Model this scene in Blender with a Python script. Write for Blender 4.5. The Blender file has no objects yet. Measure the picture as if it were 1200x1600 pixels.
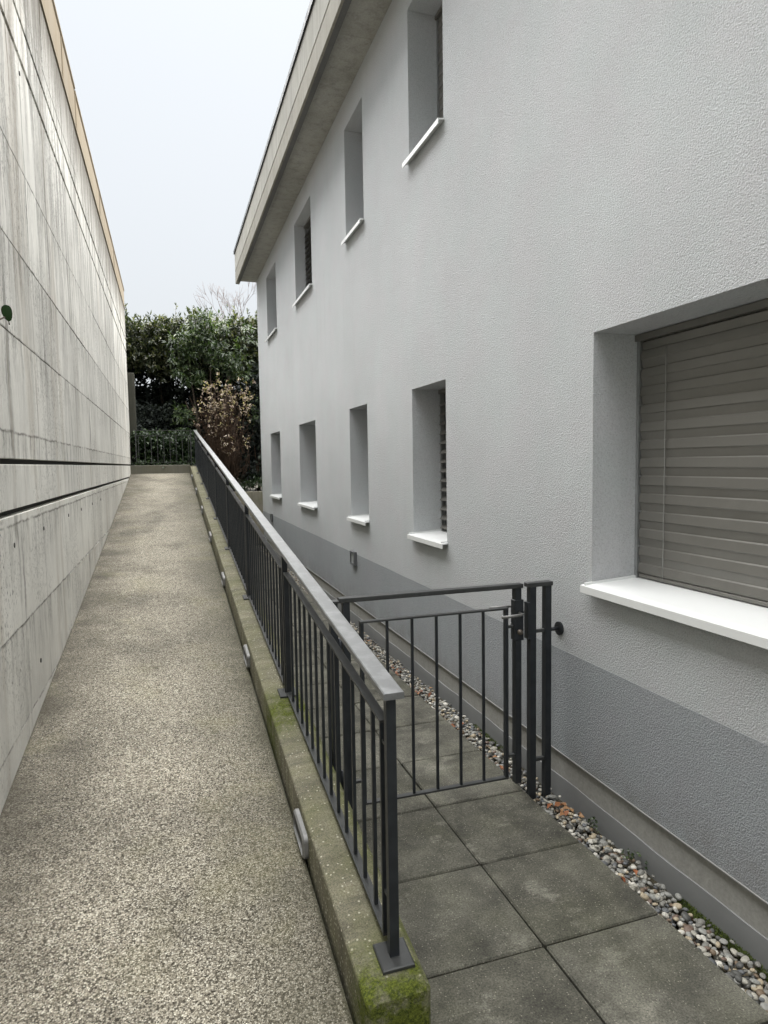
import bpy, math, random
import numpy as np
from mathutils import Vector, Matrix
random.seed(7)
rng = np.random.default_rng(7)
SC = bpy.context.scene
COL = SC.collection

# ------------------------------------------------------------------ camera
CAM_H = 1.71
F_PX, PITCH, YAW, ROLL = 1027.3, 0.0748, 0.3162, -0.0159
cam_d = bpy.data.cameras.new("camera")
cam_d.sensor_fit = 'HORIZONTAL'; cam_d.sensor_width = 36.0
cam_d.lens = F_PX / 1200 * 36.0
cam_d.clip_start = 0.05; cam_d.clip_end = 2000
cam = bpy.data.objects.new("camera", cam_d); COL.objects.link(cam)
_f = Vector((math.sin(YAW) * math.cos(PITCH), math.cos(YAW) * math.cos(PITCH), -math.sin(PITCH)))
_r = Vector((math.cos(YAW), -math.sin(YAW), 0)); _u = _r.cross(_f)
_r2 = _r * math.cos(ROLL) + _u * math.sin(ROLL); _u2 = -_r * math.sin(ROLL) + _u * math.cos(ROLL)
cam.matrix_world = Matrix(((_r2.x, _u2.x, -_f.x, 0), (_r2.y, _u2.y, -_f.y, 0), (_r2.z, _u2.z, -_f.z, CAM_H), (0, 0, 0, 1)))
SC.camera = cam

# ------------------------------------------------------------------ sky, sun, exposure
SUN_EL, SUN_AZ = math.radians(68), math.radians(50)      # azimuth measured from +Y towards +X
w = bpy.data.worlds.new("World"); SC.world = w; w.use_nodes = True
nt = w.node_tree; nt.nodes.clear()
out = nt.nodes.new("ShaderNodeOutputWorld")
sky = nt.nodes.new("ShaderNodeTexSky"); sky.sky_type = 'NISHITA'; sky.sun_disc = False
sky.sun_elevation = SUN_EL; sky.sun_rotation = SUN_AZ; sky.dust_density = 5.0; sky.air_density = 1.5
hs = nt.nodes.new("ShaderNodeHueSaturation"); hs.inputs['Saturation'].default_value = 0.5
nt.links.new(sky.outputs[0], hs.inputs['Color'])
# overcast: a closed cloud layer over that sky, brightening smoothly from the horizon to the zenith
tc = nt.nodes.new("ShaderNodeTexCoord"); sx = nt.nodes.new("ShaderNodeSeparateXYZ"); nt.links.new(tc.outputs['Generated'], sx.inputs[0])
mr = nt.nodes.new("ShaderNodeMapRange"); mr.inputs[1].default_value = 0; mr.inputs[2].default_value = 1
mr.inputs[3].default_value = 1.85; mr.inputs[4].default_value = 2.6; nt.links.new(sx.outputs[2], mr.inputs[0])
cl = nt.nodes.new("ShaderNodeVectorMath"); cl.operation = 'SCALE'; cl.inputs[0].default_value = (0.915, 0.958, 1.0)
nt.links.new(mr.outputs[0], cl.inputs['Scale'])
mixs = nt.nodes.new("ShaderNodeMix"); mixs.data_type = 'RGBA'; mixs.inputs[0].default_value = 0.93
nt.links.new(hs.outputs[0], mixs.inputs[6]); nt.links.new(cl.outputs[0], mixs.inputs[7])
bg = nt.nodes.new("ShaderNodeBackground"); bg.inputs['Strength'].default_value = 0.1
nt.links.new(mixs.outputs[2], bg.inputs['Color']); nt.links.new(bg.outputs[0], out.inputs[0])
sun_d = bpy.data.lights.new("sun", 'SUN'); sun_d.energy = 3.8; sun_d.angle = math.radians(120); sun_d.color = (1.0, 0.985, 0.962)
sun = bpy.data.objects.new("sun", sun_d); COL.objects.link(sun)
sd = Vector((math.sin(SUN_AZ) * math.cos(SUN_EL), math.cos(SUN_AZ) * math.cos(SUN_EL), math.sin(SUN_EL)))
sun.rotation_euler = sd.to_track_quat('Z', 'Y').to_euler(); sun.location = (0, 0, 30)
SC.view_settings.view_transform = 'Standard'; SC.view_settings.look = 'None'
SC.view_settings.gamma = 1.0; SC.view_settings.use_curve_mapping = False
SC.view_settings.exposure = 2.03

# ------------------------------------------------------------------ mesh helpers
class MB:
    def __init__(s): s.v = []; s.f = []; s.sm = []
    def add(s, vs, fs, smooth=False):
        b = len(s.v); s.v.extend(vs)
        for f in fs: s.f.append(tuple(i + b for i in f)); s.sm.append(smooth)
        return s
    def box(s, x0, x1, y0, y1, z0, z1, sl=0.0, yr=0.0):
        """box; with sl its z rises by sl per metre of y away from yr"""
        g = lambda y, z: z + sl * (y - yr)
        vs = [(x, y, g(y, z)) for z in (z0, z1) for y in (y0, y1) for x in (x0, x1)]
        return s.add(vs, [(0, 2, 3, 1), (4, 5, 7, 6), (0, 1, 5, 4), (2, 6, 7, 3), (0, 4, 6, 2), (1, 3, 7, 5)])
    def prism_y(s, prof, y0, y1, sl=0.0, yr=0.0, smooth=False):
        """closed profile [(x,z)] (counter-clockwise seen from -y) extruded along y"""
        n = len(prof)
        vs = [(x, y, z + sl * (y - yr)) for y in (y0, y1) for x, z in prof]
        fs = [(i, (i + 1) % n, n + (i + 1) % n, n + i) for i in range(n)]
        return s.add(vs, fs + [tuple(range(n - 1, -1, -1)), tuple(range(n, 2 * n))], smooth)
    def bevbox(s, x0, x1, y0, y1, z0, z1, b=0.004):
        """box with all twelve edges chamfered"""
        cx, cy, cz = (x0 + x1) / 2, (y0 + y1) / 2, (z0 + z1) / 2
        h = ((x1 - x0) / 2, (y1 - y0) / 2, (z1 - z0) / 2)
        vs = []; idx = {}
        for sx in (-1, 1):
            for sy in (-1, 1):
                for sz in (-1, 1):
                    for a in range(3):
                        p = [sx * h[0], sy * h[1], sz * h[2]]
                        for k in range(3):
                            if k != a: p[k] -= (sx, sy, sz)[k] * b
                        idx[(sx, sy, sz, a)] = len(vs); vs.append((cx + p[0], cy + p[1], cz + p[2]))
        fs = []
        c = (0, 0, 0)
        def quad(l):
            P = [Vector(vs[i]) for i in l]; n = (P[1] - P[0]).cross(P[2] - P[0])
            m = sum(P, Vector()) / len(P) - Vector((cx, cy, cz))
            fs.append(tuple(l) if n.dot(m) > 0 else tuple(reversed(l)))
        for a in range(3):
            o = [k for k in range(3) if k != a]
            for sg in (-1, 1):
                l = []
                for s1, s2 in ((-1, -1), (1, -1), (1, 1), (-1, 1)):
                    q = [0, 0, 0]; q[a] = sg; q[o[0]] = s1; q[o[1]] = s2; l.append(idx[(*q, a)])
                quad(l)
            for s1 in (-1, 1):
                for s2 in (-1, 1):
                    q0 = [0, 0, 0]; q0[o[0]] = s1; q0[o[1]] = s2; q1 = list(q0); q0[a] = -1; q1[a] = 1
                    quad([idx[(*q0, o[0])], idx[(*q1, o[0])], idx[(*q1, o[1])], idx[(*q0, o[1])]])
        for sx in (-1, 1):
            for sy in (-1, 1):
                for sz in (-1, 1): quad([idx[(sx, sy, sz, a)] for a in range(3)])
        return s.add(vs, fs)
    def tube(s, pts, rad, n=6, smooth=True):
        pts = [Vector(p) for p in pts]; rs = rad if hasattr(rad, '__len__') else [rad] * len(pts)
        vs = []; up = Vector((0.31, 0.17, 0.93))
        for i, p in enumerate(pts):
            t = (pts[min(i + 1, len(pts) - 1)] - pts[max(i - 1, 0)]).normalized()
            a = t.cross(up); a = a.normalized() if a.length > 1e-4 else t.orthogonal().normalized(); b = t.cross(a)
            for k in range(n):
                q = 2 * math.pi * k / n; vs.append(tuple(p + (a * math.cos(q) + b * math.sin(q)) * rs[i]))
        fs = []
        for i in range(len(pts) - 1):
            for k in range(n): fs.append((i * n + k, i * n + (k + 1) % n, (i + 1) * n + (k + 1) % n, (i + 1) * n + k))
        fs += [tuple(range(n - 1, -1, -1)), tuple(range((len(pts) - 1) * n, len(pts) * n))]
        return s.add(vs, fs, smooth)
    def build(s, name, mat=None, parent=None, kind=None, loc=None):
        me = bpy.data.meshes.new(name); me.from_pydata([tuple(v) for v in s.v], [], s.f); me.update()
        if any(s.sm): me.polygons.foreach_set('use_smooth', s.sm)
        if mat: me.materials.append(mat)
        return link(name, me, parent, kind, loc)

def link(name, me, parent=None, kind=None, loc=None):
    o = bpy.data.objects.new(name, me); COL.objects.link(o)
    if loc: o.location = loc
    if parent: o.parent = parent
    if kind: o['kind'] = kind
    return o
def tag(o, label, cat, group=None, kind=None):
    o['label'] = label; o['category'] = cat
    if group: o['group'] = group
    if kind: o['kind'] = kind
    return o
def thing(name, label, cat, group=None, loc=(0, 0, 0)):
    o = bpy.data.objects.new(name, None); COL.objects.link(o); o.location = loc; o.empty_display_size = .2
    return tag(o, label, cat, group)

# ------------------------------------------------------------------ material helpers
class NM:
    def __init__(s, name, rough=0.8, metal=0.0, spec=0.5):
        s.m = bpy.data.materials.new(name); s.m.use_nodes = True; s.t = s.m.node_tree
        s.b = s.t.nodes['Principled BSDF']; s.b.inputs['Roughness'].default_value = rough
        s.b.inputs['Metallic'].default_value = metal; s.b.inputs['Specular IOR Level'].default_value = spec
        s.pos = s.n('ShaderNodeNewGeometry').outputs['Position']
    def n(s, t, **k):
        o = s.t.nodes.new(t)
        for a, v in k.items(): setattr(o, a, v)
        return o
    def l(s, a, b): s.t.links.new(a, b); return s
    def mapping(s, scale=(1, 1, 1), rot=(0, 0, 0), src=None):
        o = s.n('ShaderNodeMapping'); o.inputs['Scale'].default_value = scale; o.inputs['Rotation'].default_value = rot
        s.l(src or s.pos, o.inputs['Vector']); return o.outputs[0]
    def noise(s, scale, detail=4, rough=.55, vec=None, dist=0):
        o = s.n('ShaderNodeTexNoise'); o.inputs['Scale'].default_value = scale; o.inputs['Detail'].default_value = detail
        o.inputs['Roughness'].default_value = rough; o.inputs['Distortion'].default_value = dist
        s.l(vec or s.pos, o.inputs['Vector']); return o.outputs['Fac']
    def voro(s, scale, vec=None, feature='F1', out='Distance', rand=1.0):
        o = s.n('ShaderNodeTexVoronoi', feature=feature); o.inputs['Scale'].default_value = scale
        o.inputs['Randomness'].default_value = rand
        s.l(vec or s.pos, o.inputs['Vector']); return o.outputs[out]
    def ramp(s, src, stops, interp='LINEAR'):
        o = s.n('ShaderNodeValToRGB'); e = o.color_ramp.elements; o.color_ramp.interpolation = interp
        while len(e) < len(stops): e.new(.5)
        for i, (p, c) in enumerate(stops):
            e[i].position = p; e[i].color = (c, c, c, 1) if not hasattr(c, '__len__') else (*c, 1)
        s.l(src, o.inputs[0]); return o.outputs[0]
    def mix(s, fac, a, b, mode='MIX'):
        o = s.n('ShaderNodeMix', data_type='RGBA', blend_type=mode)
        for v, k in ((fac, 0), (a, 6), (b, 7)):
            if hasattr(v, 'links'): s.l(v, o.inputs[k])
            elif k == 0: o.inputs[0].default_value = v
            else: o.inputs[k].default_value = (*v, 1) if hasattr(v, '__len__') else (v, v, v, 1)
        return o.outputs[2]
    def math(s, op, a, b=0.0, clamp=False):
        o = s.n('ShaderNodeMath', operation=op, use_clamp=clamp)
        for v, k in ((a, 0), (b, 1)):
            if hasattr(v, 'links'): s.l(v, o.inputs[k])
            else: o.inputs[k].default_value = v
        return o.outputs[0]
    def sep(s):
        o = s.n('ShaderNodeSeparateXYZ'); s.l(s.pos, o.inputs[0]); return o.outputs
    def band(s, src, c, half):
        """1 at src == c, fading to 0 at distance half"""
        d = s.math('ABSOLUTE', s.math('SUBTRACT', src, c))
        return s.math('SUBTRACT', 1.0, s.math('DIVIDE', d, half), clamp=True)
    def rnd(s): return s.n('ShaderNodeObjectInfo').outputs['Random']
    def isl(s): return s.n('ShaderNodeNewGeometry').outputs['Random Per Island']
    def bump(s, h, strength=.5, dist=.01, normal=None):
        o = s.n('ShaderNodeBump'); o.inputs['Strength'].default_value = strength; o.inputs['Distance'].default_value = dist
        s.l(h, o.inputs['Height'])
        if normal: s.l(normal, o.inputs['Normal'])
        return o.outputs[0]
    def done(s, col=None, normal=None, rough=None):
        if col is not None:
            if hasattr(col, 'links'): s.l(col, s.b.inputs['Base Color'])
            else: s.b.inputs['Base Color'].default_value = (*col, 1)
        if normal: s.l(normal, s.b.inputs['Normal'])
        if rough: s.l(rough, s.b.inputs['Roughness'])
        return s.m

def plaster(name, c):
    m = NM(name, .92, spec=.25)
    big = m.ramp(m.noise(.9, 5, .6), [(.3, .93), (.7, 1.04)])
    st = m.ramp(m.noise(1.0, 4, .6, m.mapping((7, 7, .5))), [(.35, .992), (.65, 1.005)])
    col = m.mix(1, m.mix(1, c, big, 'MULTIPLY'), st, 'MULTIPLY')
    z = m.sep()[2]
    dr = m.math('MULTIPLY', m.ramp(m.noise(1.0, 4, .65, m.mapping((11, 11, .25))), [(.52, 0.0), (.66, 1.0)]), m.ramp(m.noise(1.0, 3, .6, m.mapping((1.2, 1.2, .7))), [(.45, 0.0), (.62, 1.0)]))
    col = m.mix(m.math('MULTIPLY', dr, .10), col, tuple(v * .62 for v in c))
    col = m.mix(1, col, m.mix(m.ramp(m.noise(2.6, 4, .6), [(.38, 0.0), (.62, 1.0)]), (1.0, .985, .99), (.985, 1.0, .995)), 'MULTIPLY')
    g = m.noise(130, 3, .66)
    col = m.mix(1, col, m.ramp(g, [(.3, .80), (.5, 1.0), (.7, 1.08)]), 'MULTIPLY')
    sp = m.math('SUBTRACT', 1.0, m.math('DIVIDE', m.math('SUBTRACT', z, .15), .22), clamp=True)
    sp = m.math('MULTIPLY', sp, m.ramp(m.noise(7, 6, .75), [(.40, 0.0), (.66, 1.0)]))
    col = m.mix(m.math('MULTIPLY', sp, .45), col, (.16, .15, .12))
    g2 = m.voro(170)
    h = m.math('ADD', g, m.math('MULTIPLY', g2, .45))
    return m.done(col, m.bump(h, .75, .0075))
M_PLASTER = plaster('plaster_light_grey', (.505, .520, .532))
M_PLINTH = plaster('plaster_dark_grey', (.325, .342, .358))

def board_concrete(name, c, streak=1.0, green=0.0, warm_top=False):
    m = NM(name, .85, spec=.3)
    z = m.sep()[2]
    s1 = m.noise(1.0, 6, .65, m.mapping((9, 9, .35)))
    s2 = m.noise(1.0, 5, .6, m.mapping((34, 34, 1.1)))
    blot = m.noise(1.7, 6, .6)
    col = m.mix(1, c, m.ramp(blot, [(.3, .86), (.7, 1.08)]), 'MULTIPLY')
    # run-off streaks, heavier under the coping
    dirt = m.math('MULTIPLY', m.ramp(s1, [(.47, 0.0), (.62, 1.0)]), m.ramp(s2, [(.34, .2), (.62, 1.0)]))
    top = m.n('ShaderNodeMapRange'); top.inputs[1].default_value = 1.0; top.inputs[2].default_value = 5.0
    top.inputs[3].default_value = .22; top.inputs[4].default_value = 1.0; m.l(z, top.inputs[0])
    dirt = m.math('MULTIPLY', m.math('MULTIPLY', dirt, top.outputs[0]), .72 * streak)
    col = m.mix(dirt, col, (.10, .094, .08))
    s3 = m.noise(1.0, 4, .6, m.mapping((60, 60, 2.2)))
    col = m.mix(1, col, m.ramp(s3, [(.3, .86), (.65, 1.06)]), 'MULTIPLY')
    rs = m.ramp(m.noise(1.0, 4, .6, m.mapping((5, 5, .22))), [(.62, 0.0), (.72, 1.0)])
    col = m.mix(m.math('MULTIPLY', rs, .22 * streak), col, (.22, .15, .09))
    spk = m.voro(38); col = m.mix(m.ramp(spk, [(.05, .45), (.13, 0.0)]), col, (.12, .115, .105))
    col = m.mix(1, col, m.ramp(m.rnd(), [(0, .93), (1, 1.06)]), 'MULTIPLY')
    if green: col = m.mix(m.math('MULTIPLY', m.ramp(m.noise(2.5, 5), [(.45, 0.0), (.7, 1.0)]), green), col, (.12, .12, .055))
    g = m.noise(120, 4, .6); g = m.math('ADD', g, m.math('MULTIPLY', s3, .8))
    return m.done(col, m.bump(g, .35, .004))
def m_wall():
    m = NM('wall_concrete', .85, spec=.3)
    z = m.sep()[2]
    cb = m.n('ShaderNodeCombineXYZ'); m.l(m.math('MULTIPLY', m.math('SUBTRACT', m.noise(3.5, 5, .65), .5), .13), cb.inputs[1])
    wp = m.n('ShaderNodeVectorMath', operation='ADD'); m.l(m.pos, wp.inputs[0]); m.l(cb.outputs[0], wp.inputs[1]); wv = wp.outputs[0]
    col = m.mix(1, (.685, .673, .625), m.ramp(m.noise(1.3, 6, .65), [(.3, .84), (.7, 1.06)]), 'MULTIPLY')
    # soft formwork bands and fine vertical grain
    col = m.mix(1, col, m.ramp(m.noise(1.0, 3, .5, m.mapping((3.2, 3.2, .25))), [(.32, .92), (.6, 1.04)]), 'MULTIPLY')
    gr = m.noise(1.0, 6, .75, m.mapping((40, 40, 15)))
    col = m.mix(1, col, m.ramp(gr, [(.32, .93), (.52, 1.0), (.68, 1.04)]), 'MULTIPLY')
    hi = m.n('ShaderNodeMapRange'); hi.inputs[1].default_value = 1.5; hi.inputs[2].default_value = 4.9
    hi.inputs[3].default_value = .05; hi.inputs[4].default_value = 1.0; m.l(z, hi.inputs[0])
    # long dark run-off streaks with broken edges
    wob = m.noise(2.0, 3, .5)
    s1 = m.noise(1.0, 5, .62, m.mapping((4.6, 4.6, .34), src=wv), .35)
    s2 = m.noise(1.0, 5, .72, m.mapping((19, 19, 1.5), src=wv))
    s4 = m.noise(1.0, 6, .75, m.mapping((60, 60, 22), src=wv))
    k = m.math('MULTIPLY', m.ramp(s1, [(.44, 0.0), (.53, 1.0)]), m.ramp(s2, [(.38, .2), (.52, 1.0)]))
    k = m.math('MULTIPLY', k, m.ramp(s4, [(.34, .35), (.52, 1.0)]))
    k = m.math('MULTIPLY', m.math('MULTIPLY', k, hi.outputs[0]), .8)
    col = m.mix(k, col, (.085, .078, .062))
    # narrow single drips
    dr = m.math('MULTIPLY', m.ramp(m.noise(1.0, 2, .5, m.mapping((11, 11, .2), src=wv)), [(.60, 0.0), (.64, 1.0)]), m.ramp(m.math('ADD', m.noise(1.0, 4, .6, m.mapping((2, 2, 1.3))), m.math('MULTIPLY', hi.outputs[0], .12)), [(.50, 0.0), (.62, 1.0)]))
    col = m.mix(m.math('MULTIPLY', dr, .6), col, (.12, .115, .10))
    # brownish stain bands
    rs = m.math('MULTIPLY', m.ramp(m.noise(1.0, 4, .6, m.mapping((3.4, 3.4, .3), src=wv)), [(.55, 0.0), (.63, 1.0)]), m.ramp(gr, [(.3, .3), (.6, 1.0)]))
    col = m.mix(m.math('MULTIPLY', rs, .34), col, (.27, .21, .14))
    # soot under the coping, in streaks of uneven length
    fr = m.n('ShaderNodeMapRange'); fr.inputs[1].default_value = 4.25; fr.inputs[2].default_value = 5.05; m.l(z, fr.inputs[0])
    fk = m.math('SUBTRACT', m.math('ADD', fr.outputs[0], m.math('MULTIPLY', s2, 1.1)), .70, clamp=True)
    col = m.mix(m.math('MULTIPLY', fk, 1.2, clamp=True), col, (.10, .086, .062))
    # dark lichen grains in patches
    ln = m.math('MULTIPLY', m.ramp(m.noise(1.0, 4, .7, m.mapping((70, 70, 34))), [(.56, 0.0), (.62, 1.0)]), m.ramp(m.noise(1.1, 5, .65), [(.47, 0.0), (.58, 1.0)]))
    col = m.mix(m.math('MULTIPLY', ln, .8), col, (.09, .088, .075))
    # stain creeping down from formwork joints
    for zj in (.9, 1.43, 1.895, 2.41, 2.91, 3.45):
        d = m.math('SUBTRACT', zj, z)
        q = m.n('ShaderNodeMapRange'); q.inputs[1].default_value = 0.0; q.inputs[2].default_value = .34; q.inputs[3].default_value = 1.0; q.inputs[4].default_value = 0.0; m.l(d, q.inputs[0])
        q = m.math('MULTIPLY', q.outputs[0], m.math('GREATER_THAN', d, 0.0))
        q = m.math('MULTIPLY', q, m.ramp(s2, [(.47, 0.0), (.60, 1.0)])); q = m.math('MULTIPLY', q, m.ramp(s4, [(.35, .2), (.6, 1.0)]))
        col = m.mix(m.math('MULTIPLY', q, .75), col, (.13, .125, .105))
    # grime gathered along the formwork joints, broken and uneven
    jy = m.sep()[1]; wig = m.math('MULTIPLY', m.math('SUBTRACT', m.noise(9, 4, .6), .5), .034)
    br = m.ramp(m.noise(6, 5, .7), [(.36, 0.0), (.56, 1.0)])
    jm = None
    for zj in (.40, .90, 1.43, 1.895, 2.41, 2.91, 3.45, 4.56):
        b_ = m.band(m.math('ADD', z, wig), zj, .011); jm = b_ if jm is None else m.math('MAXIMUM', jm, b_)
    jm = m.math('MULTIPLY', jm, br)
    fy = m.math('ABSOLUTE', m.math('SUBTRACT', m.math('FRACT', m.math('DIVIDE', m.math('ADD', jy, m.math('ADD', m.math('MULTIPLY', wig, .25), -2.67)), 1.86)), .5))
    vj = m.ramp(fy, [(.4965, 0.0), (.4985, 1.0)])
    vj = m.math('MULTIPLY', vj, m.ramp(m.noise(1.6, 4, .6), [(.36, .15), (.56, 1.0)]))
    col = m.mix(m.math('MULTIPLY', m.math('MAXIMUM', jm, vj), .85), col, (.09, .085, .068))
    col = m.mix(1, col, m.ramp(m.rnd(), [(0, .94), (1, 1.05)]), 'MULTIPLY')
    h = m.math('ADD', m.noise(120, 4, .6), m.math('MULTIPLY', gr, .8))
    return m.done(col, m.bump(h, .45, .005))
M_WALL = m_wall()
M_CORE = NM('joint_shadow_concrete', .95).done((.045, .043, .038))
M_EAVE = board_concrete('eave_concrete', (.38, .37, .335), .5, .15)
M_RETAIN = board_concrete('retaining_concrete', (.26, .24, .19), 1.0, .5)

def m_coping():
    m = NM('coping_sheet', .9, 0, .08)
    n = m.noise(1.0, 4, .55, m.mapping((6, 6, .6)))
    col = m.mix(m.ramp(n, [(.4, 0.0), (.7, .6)]), (.27, .228, .168), (.23, .175, .105))
    return m.done(m.mix(1, col, m.ramp(m.rnd(), [(0, .9), (1, 1.05)]), 'MULTIPLY'))
M_COPING = m_coping()

def m_ramp():
    m = NM('exposed_aggregate', .85, spec=.35)
    wv = m.noise(40, 2); 
    o = m.n('ShaderNodeTexVoronoi'); o.inputs['Scale'].default_value = 195; m.l(m.pos, o.inputs['Vector'])
    cell = o.outputs['Color']; d = o.outputs['Distance']
    sp = m.n('ShaderNodeSeparateColor'); m.l(cell, sp.inputs[0])
    stone = m.ramp(sp.outputs[0], [(0, (.045, .038, .027)), (.18, (.13, .115, .088)), (.38, (.335, .302, .235)), (.75, (.51, .467, .375)), (1, (.80, .76, .64))])
    stone = m.mix(1, stone, m.ramp(sp.outputs[1], [(0, .8), (1, 1.1)]), 'MULTIPLY')
    n2 = m.noise(260, 3, .7)
    stone = m.mix(1, stone, m.ramp(n2, [(.3, .45), (.64, 1.25)]), 'MULTIPLY')
    gap = m.ramp(d, [(.48, 0.0), (.75, 1.0)])
    col = m.mix(m.math('MULTIPLY', gap, .68), stone, (.075, .068, .052))
    # damp, dirty patches: along both edges and in blotches
    x = m.sep()[0]
    blot = m.noise(1.5, 6, .62)
    col = m.mix(1, col, m.ramp(blot, [(.34, .58), (.52, 1.0), (.75, 1.16)]), 'MULTIPLY')
    eL = m.math('MULTIPLY', m.band(x, -.745, .42), m.ramp(m.noise(3.5, 5), [(.3, .3), (.65, 1.0)]))
    eR = m.math('MULTIPLY', m.band(x, .47, .44), m.ramp(m.noise(3.0, 5), [(.3, .25), (.65, 1.0)]))
    col = m.mix(m.math('MULTIPLY', m.math('MAXIMUM', eL, m.band(x, -.745, .035)), .92), col, (.06, .053, .038))
    col = m.mix(m.math('MULTIPLY', m.math('MAXIMUM', eR, m.band(x, .455, .03)), .92), col, (.055, .053, .032))
    yel = m.ramp(m.noise(2.2, 5, .6, m.mapping((1, 1, 1), (0, 0, 1))), [(.55, 0.0), (.75, 1.0)])
    col = m.mix(m.math('MULTIPLY', yel, .16), col, (.38, .36, .17))
    h = m.math('SUBTRACT', m.math('MULTIPLY', n2, .5), d)
    return m.done(col, m.bump(h, .8, .005))
M_RAMP = m_ramp()

def m_paver():
    m = NM('paver_concrete', .85, spec=.35)
    base = m.mix(m.rnd(), (.066, .064, .050), (.098, .095, .077))
    blot = m.noise(4.2, 6, .65)
    col = m.mix(1, base, m.ramp(blot, [(.33, .5), (.52, 1.0), (.68, 1.55)]), 'MULTIPLY')
    ofs = m.n('ShaderNodeVectorMath', operation='ADD'); m.l(m.mapping((1, 1.7, 1), (0, 0, .7)), ofs.inputs[0]); m.l(m.math('MULTIPLY', m.rnd(), 40.0), ofs.inputs[1])
    sc = m.ramp(m.noise(4.5, 7, .72, ofs.outputs[0]), [(.56, 0.0), (.68, 1.0)])
    col = m.mix(m.math('MULTIPLY', sc, .4), col, (.28, .27, .225))
    alg = m.ramp(m.noise(2.3, 5), [(.5, 0.0), (.72, 1.0)])
    col = m.mix(m.math('MULTIPLY', alg, .25), col, (.065, .068, .032))
    g = m.noise(150, 4, .75)
    col = m.mix(1, col, m.ramp(g, [(.32, .42), (.5, 1.0), (.66, 1.5)]), 'MULTIPLY')
    spk = m.voro(120); sp2 = m.voro(120, out='Color'); s3 = m.n('ShaderNodeSeparateColor'); m.l(sp2, s3.inputs[0])
    fl = m.math('MULTIPLY', m.ramp(spk, [(.18, 1.0), (.32, 0.0)]), m.ramp(s3.outputs[0], [(.80, 0.0), (.86, 1.0)]))
    col = m.mix(m.math('MULTIPLY', fl, .5), col, (.38, .36, .29))
    return m.done(col, m.bump(g, .4, .003))
M_PAVER = m_paver()

def m_kerb():
    m = NM('kerb_concrete', .88, spec=.3)
    x, y, z = m.sep()
    g = m.noise(170, 3, .7)
    col = m.mix(m.noise(3.0, 6, .65), (.155, .145, .10), (.275, .26, .19))
    st = m.ramp(m.noise(1.0, 5, .6, m.mapping((3, 16, 1.2))), [(.35, .62), (.65, 1.1)])
    col = m.mix(1, col, st, 'MULTIPLY')
    col = m.mix(1, col, m.ramp(g, [(.32, .5), (.5, 1.0), (.66, 1.4)]), 'MULTIPLY')
    spk = m.n('ShaderNodeTexVoronoi'); spk.inputs['Scale'].default_value = 85; m.l(m.pos, spk.inputs['Vector'])
    s3 = m.n('ShaderNodeSeparateColor'); m.l(spk.outputs['Color'], s3.inputs[0])
    fl = m.math('MULTIPLY', m.ramp(spk.outputs['Distance'], [(.25, 1.0), (.4, 0.0)]), m.ramp(s3.outputs[0], [(.86, 0.0), (.9, 1.0)]))
    col = m.mix(m.math('MULTIPLY', fl, .75), col, (.62, .59, .48))
    alg = m.ramp(m.noise(5.0, 6, .65), [(.42, 0.0), (.66, 1.0)])
    col = m.mix(m.math('MULTIPLY', alg, .38), col, (.13, .14, .045))
    # moss: thick on the near end, patches round the foot of the second post, along the outer edge
    mo = m.band(y, 1.62, .28)
    mo = m.math('MAXIMUM', mo, m.math('MULTIPLY', m.band(y, 3.42, .34), .75))
    mo = m.math('MAXIMUM', mo, m.math('MULTIPLY', m.band(x, .675, .07), .5))
    mf = m.math('MULTIPLY', m.math('MULTIPLY', mo, 1.9), m.ramp(m.noise(16, 6, .7), [(.32, .05), (.62, 1.0)]), clamp=True)
    gm = m.noise(130, 4, .7)
    moss = m.mix(m.ramp(gm, [(.35, 0.0), (.65, 1.0)]), (.022, .034, .005), (.14, .165, .02))
    col = m.mix(mf, col, moss)
    h = m.math('ADD', g, m.math('MULTIPLY', m.math('MULTIPLY', mf, gm), 2.2))
    return m.done(col, m.bump(h, .6, .006))
M_KERB = m_kerb()

def metal(name, c, rough=.42, met=.35, wear=.15):
    m = NM(name, rough, met)
    n = m.noise(14, 5, .65)
    col = m.mix(m.math('MULTIPLY', m.ramp(n, [(.45, 0.0), (.72, 1.0)]), wear), c, tuple(min(1, v * 3 + .03) for v in c))
    g = m.noise(240, 2)
    return m.done(col, m.bump(g, .12, .002), m.ramp(n, [(.3, rough - .07), (.7, rough + .12)]))
M_STEEL = metal('anthracite_painted_steel', (.024, .0275, .032))
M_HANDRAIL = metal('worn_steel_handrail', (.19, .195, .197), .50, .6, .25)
M_FLAT = metal('lighter_flat_steel', (.050, .052, .052), .45, .4, .2)  # lighter steel tone for flat bars, plates and caps
M_WHITE = NM('white_powder_coat', .35).done((.74, .755, .75))
M_SLAT = metal('taupe_slat_paint', (.172, .167, .152), .38, .3, .04)
M_GUIDE = metal('guide_rail_aluminium', (.30, .31, .31), .45, .6, .1)
M_CORD = NM('blind_cord', .7).done((.26, .26, .245))
M_GLASS = NM('dark_window_glass', .05).done((.012, .014, .016))
M_FRAME = NM('window_frame_grey', .45).done((.12, .125, .13))
M_FLASH = metal('roof_flashing', (.02, .022, .025), .5, .3, .1)
M_ALU = metal('lamp_aluminium', (.20, .20, .195), .42, .4, .2)
M_LENS = NM('lamp_lens', .5).done((.02, .02, .019))
M_BRASS = metal('lock_cylinder_steel', (.22, .19, .16), .4, .8, .2)

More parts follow.
